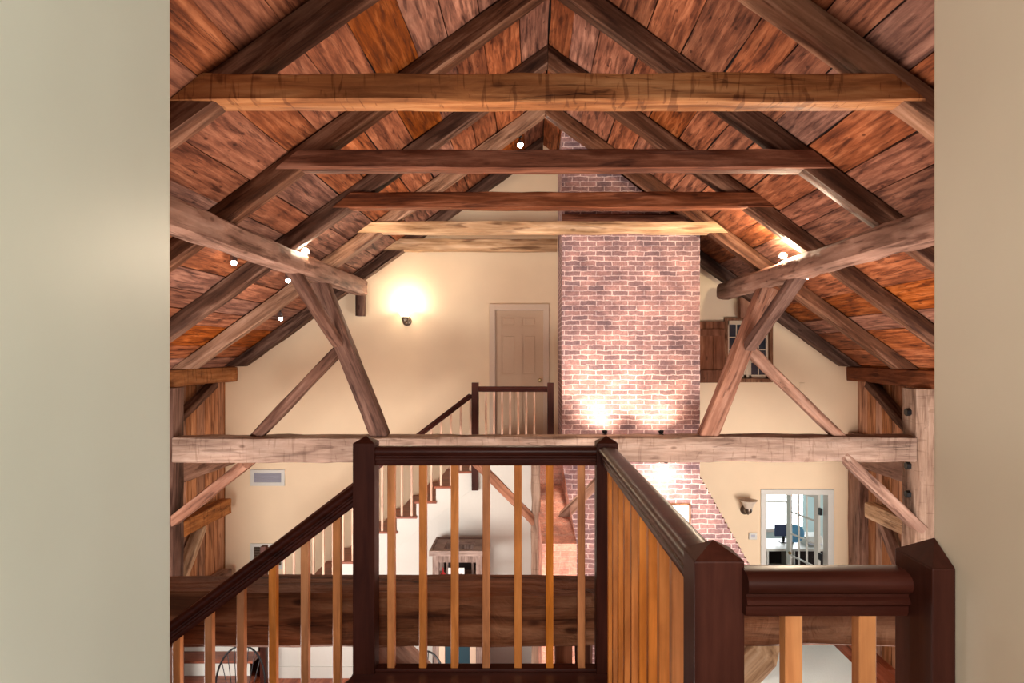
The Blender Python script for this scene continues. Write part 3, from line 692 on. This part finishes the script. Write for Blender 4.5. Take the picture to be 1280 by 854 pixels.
# ------------------------------------------------------------------ spotlights
def spotlamp(x, d, top, aim, label, big=False, power=14, cone=80):
    """top: height of the surface it hangs from; aim: direction of the beam"""
    base = P(x, d, top); t = empty('spotlight', base); put(t, label, 'spotlight', 'small spotlights up in the roof timbers')
    a = Vector(aim).normalized(); s = 1 if a.z < .3 else -1
    bm = bmesh.new(); lathe(bm, [(.035, 0), (.035, -.012*s), (.01, -.02*s), (.008, -.07*s)], base, 16); link('mount', bm, W['black'], t, smooth=True)
    c = base+Vector((0, 0, -.095*s if s > 0 else .035)); r = .034 if not big else .042
    bm = bmesh.new(); lathe(bm, [(.018, -.05), (.03, -.04), (r, .02), (r, .035), (r-.006, .035), (r-.008, .02)], c, 18, a); link('lamp_can', bm, W['steel'], t, smooth=True)
    bm = bmesh.new(); lathe(bm, [(.008, .015), (r-.009, .022), (r-.006, .040), (r-.012, .055), (.01, .064)], c, 18, a); link('bulb', bm, W['bulb_big'] if big else W['bulb'], t, smooth=True)
    if s < 0: light('spot_glow', 'POINT', c+a*.08, None, power, (1, .80, .56), radius=.03)
    else: light('spot_beam', 'SPOT', c+a*.075, c+(a*2 if a.z < .3 else Vector((a.x*1.2, .25, 1.6))), power, (1, .80, .56), spot=cone, blend=.6, radius=.03)
    return t
def roofu(x): return HB-SL*abs(x-RX)-.004
spotlamp(-2.785, 6.37, roofu(-2.785), (.2, -.35, -1), 'leftmost tiny downlight under the left purlin', power=10)
spotlamp(-2.80, 7.83, roofu(-2.80), (.2, -.35, -1), 'tiny downlight just left of the top of the left strut', power=10)
spotlamp(-3.32, 9.00, roofu(-3.32), (.2, -.2, -1), 'lowest downlight on the left slope near the gable wall', power=12)
spotlamp(3.08, 6.27, roofu(3.08), (-.2, -.4, -1), 'rightmost tiny downlight under the right purlin', power=10)
spotlamp(3.09, 7.68, roofu(3.09), (-.2, -.35, -1), 'tiny downlight behind the head brace of the right strut', power=10)
spotlamp(-.16, 8.99, roofu(-.16)-.02, (.15, -.55, -.75), 'bright spotlight high under the ridge left of the chimney', big=True, power=26)
spotlamp(-2.39, 7.20, 1.00, (.22, -.75, .62), 'bright uplight on the left purlin above the strut', big=True, power=34)
spotlamp(2.69, 7.30, .965, (-.35, -.55, .7), 'very bright uplight on the right purlin right of the chimney', big=True, power=85)
# uplights on the far tie washing the chimney
for x, pw, lab in ((.88, 55, 'left brick-washing uplight on top of the far tie beam'), (1.56, 40, 'right brick-washing uplight on top of the far tie beam')):
    base = P(x, TD+.24, -1.0); t = empty('uplight', base); put(t, lab, 'uplight', 'uplights on the tie beam at the chimney')
    bm = bmesh.new(); lathe(bm, [(.03, -.005), (.03, .01), (.012, .012), (.012, .02)], base, 16); link('mount', bm, W['black'], t, smooth=True)
    a = Vector((0, .55, .83)).normalized(); c = base+Vector((0, 0, .015))
    bm = bmesh.new(); lathe(bm, [(.02, 0), (.03, .01), (.034, .03), (.028, .03), (.026, .02)], c, 16, a); link('lamp_can', bm, W['black'], t, smooth=True)
    bm = bmesh.new(); lathe(bm, [(.01, .014), (.024, .02), (.024, .028), (.01, .032)], c, 16, a); link('bulb', bm, W['bulb'], t, smooth=True)
    light('uplight_beam', 'SPOT', c+a*.05, c+a*.05+Vector((0, .84, .50)), pw, (1, .80, .60), spot=92, blend=.9, radius=.03)
# downlight below the tie on the chimney
base = P(1.62, TD+.24, -1.295); t = empty('downlight', base); put(t, 'downlight fixed under the far tie beam, washing the brick shoulder', 'spotlight')
bm = bmesh.new(); lathe(bm, [(.03, .004), (.03, -.012), (.012, -.02), (.012, -.03)], base, 16); link('mount', bm, W['black'], t, smooth=True)
bm = bmesh.new(); a = Vector((0, .5, -.85)).normalized(); lathe(bm, [(.02, .02), (.028, .03), (.028, .045), (.02, .047)], base, 16, a); link('lamp_can', bm, W['black'], t, smooth=True)
light('downlight_beam', 'SPOT', base+a*.06, base+Vector((.05, .60, -.65)), 55, (1, .88, .72), spot=110, blend=.9, radius=.04)

base = P(.52, TD+.24, -1.295); t = empty('downlight', base); put(t, 'downlight under the far tie beam beside the centre post', 'spotlight')
bm = bmesh.new(); lathe(bm, [(.03, .004), (.03, -.012), (.012, -.02), (.012, -.03)], base, 16); link('mount', bm, W['black'], t, smooth=True)
bm = bmesh.new(); a = Vector((-.2, -.1, -.95)).normalized(); lathe(bm, [(.02, .02), (.028, .03), (.028, .045), (.02, .047)], base, 16, a); link('lamp_can', bm, W['black'], t, smooth=True)
light('downlight_beam', 'SPOT', base+a*.06, base+a*1.0, 8, (1, .88, .74), spot=130, blend=.9, radius=.04)

# ------------------------------------------------------------------ balustrade in front of the viewer
railprof = [(-.017, -.037), (.017, -.037), (.021, -.030), (.021, -.020), (.028, -.014), (.028, -.008), (.022, -.003), (.022, .001), (.034, .008), (.0375, .016), (.036, .026), (.028, .034), (.012, .0375),
            (-.012, .0375), (-.028, .034), (-.036, .026), (-.0375, .016), (-.034, .008), (-.022, .001), (-.022, -.003), (-.028, -.008), (-.028, -.014), (-.021, -.020), (-.021, -.030)]
def newel(x0, x1, d0, d1, ztop, zbot, parent, mat='newel', half=False):
    bm = bmesh.new(); box(bm, x0, x1, d0, d1, zbot, ztop-.004, .003)
    cx, cy = ((x0+x1)/2, (d0+d1)/2)
    if half: cx = x1-.001
    z = ztop-.004; e = .001
    A = [bm.verts.new(P(*p)) for p in ((x0+e, d0+e, z), (x1-e, d0+e, z), (x1-e, d1-e, z), (x0+e, d1-e, z))]
    T = bm.verts.new(P(cx, cy, ztop+.021+(.008 if half else 0)))
    for i in range(4):
        a_, b_ = A[i], A[(i+1) % 4]; bm.faces.new((a_, b_, T))
    bm.faces.new(A[::-1])
    return link('newel_post', bm, W[mat], parent)
def baluster(x, d, z0, z1, parent, mat='bal', w_=.029, slope=0.):
    bm = bmesh.new(); h = w_/2
    vs = []
    for zz, sl in ((z0, 0), (z1, slope)):
        for a, b_ in ((-h, -h), (h, -h), (h, h), (-h, h)): vs.append(bm.verts.new(P(x+a, d+b_, zz+sl*a)))
    for f in ((3, 2, 1, 0), (4, 5, 6, 7), (0, 1, 5, 4), (1, 2, 6, 5), (2, 3, 7, 6), (3, 0, 4, 7)): bm.faces.new([vs[i] for i in f])
    es = [e for e in bm.edges if abs(e.verts[0].co.z-e.verts[1].co.z) > .2]
    bmesh.ops.bevel(bm, geom=es, offset=.0018, segments=1, affect='EDGES')
    return rebase_child(link('baluster', bm, W[mat], None), parent)
def rebase_child(o, parent):
    rebase(o)
    o.parent = parent; o.location = Vector(o.location)-Vector(parent.location); return o
LT = -1.257
t = empty('landing_balustrade', P(-.2, 2.70, LT)); put(t, 'dark mahogany balustrade with honey balusters around the landing in front', 'railing')
newel(.2735, .3585, 1.150, 1.235, -.349, LT-.15, t)           # near newel
newel(.2515, .3365, 2.660, 2.745, -.353, LT-.15, t)           # far right newel
newel(-.699, -.614, 2.660, 2.745, -.353, LT-.15, t)           # left newel
newel(.6226, .6595, 1.062, 1.172, -.333, LT, t, half=True)    # half newel on the wall
RZ = -.4045
def rail(p0, p1, parent, **k):
    bm = bmesh.new(); sweep(bm, railprof, p0, p1, **k); return link('handrail', bm, W['rail'], parent, smooth=True)
rail(P(-.62, 2.702, RZ-.006), P(.26, 2.702, RZ-.006), t)
rail(P(.316, 1.23, RZ), P(.295, 2.665, RZ-.002), t)
rail(P(.354, 1.150, RZ+.003), P(.626, 1.150, RZ+.003), t)
# rail under the balusters (nosing)
bm = bmesh.new(); box(bm, -.62, .26, 2.675, 2.73, LT, LT+.012, .003); link('base_rail', bm, W['rail'], t)
fx = [489.5, 529, 568.5, 608, 647.5, 687, 726.5]
for px in fx: baluster((px-665)*2.70/853, 2.702, LT+.005, RZ-.035, t)
k = 0
for i in range(10):
    f = (i+.75)/10.6; baluster(.316-.021*f, 1.235+1.425*f, LT, RZ-.03, t)
for x in (.436, .559): baluster(x, 1.150, LT-.02, RZ-.03, t)

# stair going down to the left of the landing
t = empty('stair_balustrade', P(-1.3, 2.702, -2.2)); put(t, 'mahogany handrail sloping down to the left with honey balusters', 'railing')
hs_ = .752; hx0, hz0 = -.695, -.560
def hz(x): return hz0-hs_*(hx0-x)
rail(P(-2.1, 2.702, hz(-2.1)), P(hx0, 2.702, hz0), t, s1=.75, s0=.75)
bx = -.770
near_b = []
while bx > -1.75:
    near_b.append(baluster(bx, 2.702, hz(bx)-1.02, hz(bx)-.035, t, slope=hs_, w_=.030)); bx -= .1262
t = empty('near_staircase', P(-1.4, 2.3, FL)); put(t, 'dark wooden staircase descending left from the landing', 'staircase')
st_n = 9
for i in range(st_n):
    x1 = -.70-.25*i; z1 = LT-.188*(i+1)
    bm = bmesh.new(); box(bm, x1-.265, x1+.01, 1.85, 2.66, z1-.03, z1, .004); link('tread', bm, W['loft'], t)
    bm = bmesh.new(); box(bm, x1-.012, x1+.004, 1.86, 2.66, z1, z1+.16); link('riser', bm, W['white'], t)
bm = bmesh.new(); xa, xb = -.70, -.70-.25*st_n
prism(bm, [(xa, LT-.02), (xa, LT-.42), (xb, LT-.188*st_n-.42), (xb, LT-.188*st_n-.10)], 2.66, 2.70); link('stringer', bm, W['newel'], t)

# ------------------------------------------------------------------ far staircase, landing and balustrade
SD = 8.9; RS = .196; RN_ = 24.5*SD/853
t = empty('far_staircase', P(-2.2, SD+.6, FL)); put(t, 'white-sided staircase with red-brown treads rising right along the back wall', 'staircase')
def xr(k): return (595-665)/853*SD-RN_*(k-1)       # right end of tread k (k=1 the top one below the landing)
NT = 12
# white side wall under the flight, stepped
pts = [(xr(NT), FL)]
for k in range(NT-1, 0, -1):
    pts += [(xr(k+1), UP-RS*k-.028), (xr(k), UP-RS*k-.028)]
pts += [(xr(1), UP-.028-.10), (.04, UP-.128), (.04, FL)]
bm = bmesh.new(); prism(bm, pts, SD, SD+.05); link('side_wall', bm, W['white'], t)
bm = bmesh.new()    # thin skirt line on the side wall
prism(bm, [(xr(NT)+.1, UP-RS*NT-.14), (xr(1)+.15, UP-.30+.02), (xr(1)+.15, UP-.305), (xr(NT)+.1, UP-RS*NT-.165)], SD-.006, SD+.004); link('skirt_line', bm, W['white'], t)
for k in range(1, NT):
    z = UP-RS*k
    bm = bmesh.new(); box(bm, xr(k+1)-.03, xr(k), SD-.03, GD-.002, z-.03, z, .005); link('tread', bm, W['tread'], t)
    bm = bmesh.new(); box(bm, xr(k)-.012, xr(k)+.004, SD+.01, GD-.002, z, z+RS-.03); link('riser', bm, W['white'], t)
# corner landing and the lowest steps, facing the hall
z = UP-RS*NT
bm = bmesh.new(); box(bm, WL+.02, xr(NT), SD-.03, GD-.002, z-.03, z, .005); link('tread', bm, W['tread'], t)
bm = bmesh.new(); box(bm, WL+.02, xr(NT)-.03, SD+.0, SD+.02, z-RS, z-.03); link('riser', bm, W['white'], t)
bm = bmesh.new(); box(bm, WL+.02, xr(NT)+.02, SD-.29, SD+.0, z-RS-.03, z-RS, .005); link('tread', bm, W['tread'], t)
bm = bmesh.new(); box(bm, WL+.02, xr(NT)-.03, SD-.26, SD-.24, z-2*RS, z-RS-.03); link('riser', bm, W['white'], t)
bm = bmesh.new(); box(bm, WL+.02, xr(NT)+.06, SD-.55, SD-.26, z-2*RS-.03, z-2*RS, .005); link('tread', bm, W['tread'], t)
bm = bmesh.new(); box(bm, WL+.02, xr(NT)+.0, SD-.52, SD-.50, FL, z-2*RS-.03); link('riser', bm, W['white'], t)
bm = bmesh.new(); prism(bm, [(xr(1)-.03, SD-.03), (.04, SD-.03), (.04, 8.79), (.384, 8.79), (.384, GD-.002), (xr(1)-.03, GD-.002)], UP-.028, UP+.0, 'z'); link('landing', bm, W['tread'], t)
bm = bmesh.new(); box(bm, xr(1)-.01, .03, SD-.01, SD+.01, UP-.16, UP-.028); link('landing_fascia', bm, W['white'], t)

t = empty('far_balustrade', P(-1.0, SD, UP)); put(t, 'small far balustrade at the upper door with pale balusters and dark newels', 'railing')
def fpost(px0, px1, d, zt, zb):
    bm = bmesh.new(); xa, xb = (px0-665)/853*d, (px1-665)/853*d
    box(bm, xa, xb, d, d+.085, zb, zt, .004)
    return link('newel_post', bm, W['newel'], t)
fpost(589.5, 598, SD-.05, -.40, -1.80); fpost(684.3, 692.2, SD-.10, -.40, -1.34); fpost(325, 332, SD-.32, -2.45, FL)
def frail(p0, p1, **k):
    bm = bmesh.new(); sweep(bm, [(a*.9, b_*.95) for a, b_ in railprof], p0, p1, **k); return link('handrail', bm, W['rail'], t, smooth=True)
frail(P(-.70, SD-.01, -.485), P(.21, SD-.05, -.485))
sl2 = RS/RN_
def fz(x): return -.56+sl2*(x+.785)
frail(P(-3.42, SD-.01, fz(-3.42)), P(-.785, SD-.01, fz(-.785)), s0=-.7, s1=-.7)
for i in range(7): x = -.60+.105*i; baluster(x, SD-.01, UP-.002, -.515, t, 'farbal', .026)
for k in range(1, NT):
    for f in (.28, .78):
        x = xr(k)-RN_*f; baluster(x, SD-.0, UP-RS*k-.002, fz(x)-.03, t, 'farbal', .026, slope=sl2)

# ------------------------------------------------------------------ cupboard under the stair
cx0, cx1, cd0, cd1, ct = -1.20, -.60, 8.22, 8.80, -2.39
t = empty('timber_cupboard', P((cx0+cx1)/2, (cd0+cd1)/2, FL)); put(t, 'weathered grey-brown timber cupboard with open top against the white stair wall', 'cupboard')
bm = bmesh.new()
for x in (cx0, cx1-.075):
    for y in (cd0, cd1-.075): box(bm, x, x+.075, y, y+.075, FL, ct-.06, .004)
for z0, z1 in ((FL+.05, FL+.14), (FL+.92, FL+1.0), (ct-.15, ct-.06)):
    box(bm, cx0, cx1, cd0+.005, cd0+.06, z0, z1, .003); box(bm, cx0, cx1, cd1-.06, cd1-.005, z0, z1, .003)
    box(bm, cx0+.005, cx0+.06, cd0, cd1, z0, z1, .003); box(bm, cx1-.06, cx1-.005, cd0, cd1, z0, z1, .003)
link('frame', bm, W['grey'], t)
bm = bmesh.new(); o_ = .035
for q in ((cx0-o_, cx1+o_, cd0-o_, cd0+.13), (cx0-o_, cx1+o_, cd1-.12, cd1+.02), (cx0-o_, cx0+.12, cd0+.13, cd1-.12), (cx1-.12, cx1+o_, cd0+.13, cd1-.12)):
    box(bm, q[0], q[1], q[2], q[3], ct-.06, ct-.02)
for q in ((cx0-o_, cx1+o_, cd0-o_, cd0-.01), (cx0-o_, cx1+o_, cd1, cd1+.02), (cx0-o_, cx0-.01, cd0-.01, cd1), (cx1+.01, cx1+o_, cd0-.01, cd1)):
    box(bm, q[0], q[1], q[2], q[3], ct-.0195, ct)
link('top', bm, W['greytop'], t)
bm = bmesh.new(); box(bm, cx0+.01, cx1-.01, cd1-.03, cd1-.012, FL+.1, ct-.1)
box(bm, cx0+.008, cx0+.025, cd0+.05, cd1-.03, FL+.1, FL+.95); box(bm, cx1-.025, cx1-.008, cd0+.05, cd1-.03, FL+.1, FL+.95)
link('back_board', bm, W['dark'], t)
bm = bmesh.new(); box(bm, cx0+.02, cx1-.02, cd0+.03, cd1-.02, FL+1.42, FL+1.45, .002); link('shelf', bm, W['grey'], t)
bm = bmesh.new(); i_ = .13
for q in ((cx0+i_, cx0+i_+.025, FL+1.0, ct-.2), (cx1-i_-.025, cx1-i_, FL+1.0, ct-.2)): box(bm, q[0], q[1], cd0+.30, cd0+.33, q[2], q[3])
box(bm, cx0+i_, cx1-i_, cd0+.30, cd0+.33, ct-.22, ct-.195); link('inner_frame', bm, W['grey'], t)
bm = bmesh.new()
for q in ((cx0+.075, cx0+.15, FL+.14, FL+.92), (cx1-.15, cx1-.075, FL+.14, FL+.92), (cx0+.075, cx1-.075, FL+.14, FL+.22), (cx0+.075, cx1-.075, FL+.84, FL+.92)): box(bm, q[0], q[1], cd0+.008, cd0+.035, q[2], q[3], .003)
dd = link('cupboard_door', bm, W['trim'], t)
bm = bmesh.new(); box(bm, cx0+.14, cx1-.14, cd0+.018, cd0+.03, FL+.21, FL+.85); link('door_panel', bm, W['teal'], dd)['label'] = 'dark teal panel'
t = empty('propped_card', P(-.95, cd0+.16, FL+1.45)); put(t, 'white card with small marks propped on the cupboard shelf', 'card')
bm = bmesh.new(); box(bm, -1.03, -.83, cd0+.15, cd0+.16, FL+1.452, FL+1.60); link('card', bm, W['paper'], t)
bm = bmesh.new()
for i in range(3): box(bm, -.90+.015*i, -.893+.015*i, cd0+.148, cd0+.151, FL+1.50, FL+1.53)
link('marks', bm, W['black'], t)
bm = bmesh.new(); lathe(bm, [(.02, 0), (.035, .01), (.042, .05), (.03, .09), (.012, .11), (.008, .15), (.0, .17)], P(-1.09, cd0+.13, FL+1.45), 18)
put(rebase(link('red_bottle', bm, W['red'], smooth=True)), 'small red bottle on the shelf left of the white card', 'bottle')

# ------------------------------------------------------------------ wire chairs
def chair(x, y, rz, label):
    root = empty('bow_back_chair', P(x, y, FL)); put(root, label, 'chair', 'dark bow-back chairs on the ground floor')
    def L(a, b_, c): return Vector((a, b_, c))
    def part(name, bm, m='black'):
        me_ = link(name, bm, W[m], None, smooth=True); me_.parent = root; return me_
    bm = bmesh.new(); lathe(bm, [(.18, .43), (.205, .435), (.21, .455), (.19, .465), (.05, .458)], L(0, 0, 0), 28); part('seat', bm)
    def bow(s, h0=.46, h=.50, w_=.265):
        a = math.pi*s; return L(-w_*math.cos(a)*(1 if True else 1), .17+.05*math.sin(a), h0+h*math.sin(a)**.8)
    bm = bmesh.new(); tube(bm, [bow(i/24) for i in range(25)], .011, 8); part('back_bow', bm)
    for i in range(1, 8):
        s = .5+.055*(i-4)*1.7; tp = bow(min(max(s, .1), .9)); bm = bmesh.new()
        tube(bm, [L(.045*(i-4)*.9, .17, .455), tp], .005, 6); part('spindle', bm)
    for sx in (-1, 1):
        for sy in (-1, 1):
            bm = bmesh.new(); tube(bm, [L(.14*sx, .13*sy, .44), L(.19*sx, .19*sy, 0)], [.014, .010], 8); part('leg', bm)
    bm = bmesh.new(); tube(bm, [L(-.165, 0, .2), L(.165, 0, .2)], .007, 6)
    for sx in (-1, 1): tube(bm, [L(.165*sx, -.16, .2), L(.165*sx, .16, .2)], .007, 6)
    part('stretcher', bm); root.rotation_euler = (0, 0, rz)
    return root
chair(-3.22, 7.42, math.radians(8), 'dark bow-back chair seen below the left stair balusters')
chair(-1.24, 7.30, math.radians(-28), 'dark bow-back chair behind the foot of the left newel')
# pale rug by the glazed door
bm = bmesh.new(); box(bm, 2.75, 4.36, 6.4, 9.95, FL+.001, FL+.014, .004)
put(rebase(link('floor_rug', bm, W['rug'])), 'pale aqua rug on the red floor below the short right rail', 'rug')

# ------------------------------------------------------------------ office seen through the glazed door
t = empty('office_desk', P(4.35, 11.9, FL)); put(t, 'desk with a white top and dark open cubbies behind the glazed door', 'desk')
bm = bmesh.new(); box(bm, 3.55, 5.3, 11.6, 12.25, FL+.86, FL+.90, .005); link('desk_top', bm, W['white'], t)
bm = bmesh.new()
for x in (3.57, 4.0, 4.45, 5.25): box(bm, x, x+.03, 11.62, 12.22, FL, FL+.86)
for z in (.02, .45): box(bm, 3.57, 4.47, 11.64, 12.2, FL+z, FL+z+.025)
link('cubbies', bm, W['white'], t)
bm = bmesh.new(); box(bm, 3.6, 5.25, 12.19, 12.21, FL, FL+.86); link('back_panel', bm, W['dark'], t)
t = empty('office_chair', P(4.25, 11.35, FL)); put(t, 'round-backed blue chair seen through the panes of the glazed door', 'chair')
bm = bmesh.new(); lathe(bm, [(.0, -.03), (.12, -.025), (.15, 0), (.12, .03), (.0, .035)], P(4.42, 11.45, -3.05), 28, (0, 1, 0)); link('backrest', bm, W['blue'], t, smooth=True)
bm = bmesh.new(); lathe(bm, [(.0, .45), (.23, .46), (.25, .50), (.22, .54), (.0, .55)], P(4.27, 11.25, FL), 24); link('seat', bm, W['blue'], t, smooth=True)
bm = bmesh.new(); tube(bm, [P(4.27, 11.25, FL+.06), P(4.27, 11.25, FL+.46)], .025, 10)
for i in range(5):
    a = math.radians(72*i); tube(bm, [P(4.27, 11.25, FL+.08), P(4.27+.26*math.cos(a), 11.25+.26*math.sin(a), FL+.03)], .018, 6)
tube(bm, [P(4.27, 11.25, FL+.48), P(4.27, 11.47, FL+.55), P(4.42, 11.50, -3.1)], .015, 8)
link('base', bm, W['black'], t, smooth=True)
t = empty('desk_monitor', P(4.45, 12.0, FL+.90)); put(t, 'dark monitor standing on the office desk in front of the bright window', 'monitor')
bm = bmesh.new(); box(bm, 4.28, 4.60, 12.02, 12.06, FL+1.0, FL+1.21, .006); link('screen', bm, W['navy'], t)
bm = bmesh.new(); box(bm, 4.36, 4.52, 11.95, 12.12, FL+.90, FL+.915, .003); box(bm, 4.42, 4.46, 12.04, 12.07, FL+.91, FL+1.05); link('stand', bm, W['black'], t)
t = empty('desk_printer', P(4.86, 11.9, FL+.90)); put(t, 'white boxy printer on the right of the office desk', 'printer')
bm = bmesh.new(); box(bm, 4.72, 5.02, 11.78, 12.1, FL+.90, FL+1.06, .015); link('body', bm, W['white'], t)
bm = bmesh.new(); box(bm, 4.76, 4.98, 11.70, 11.80, FL+.94, FL+.95, .002); link('paper_tray', bm, W['slat'], t)
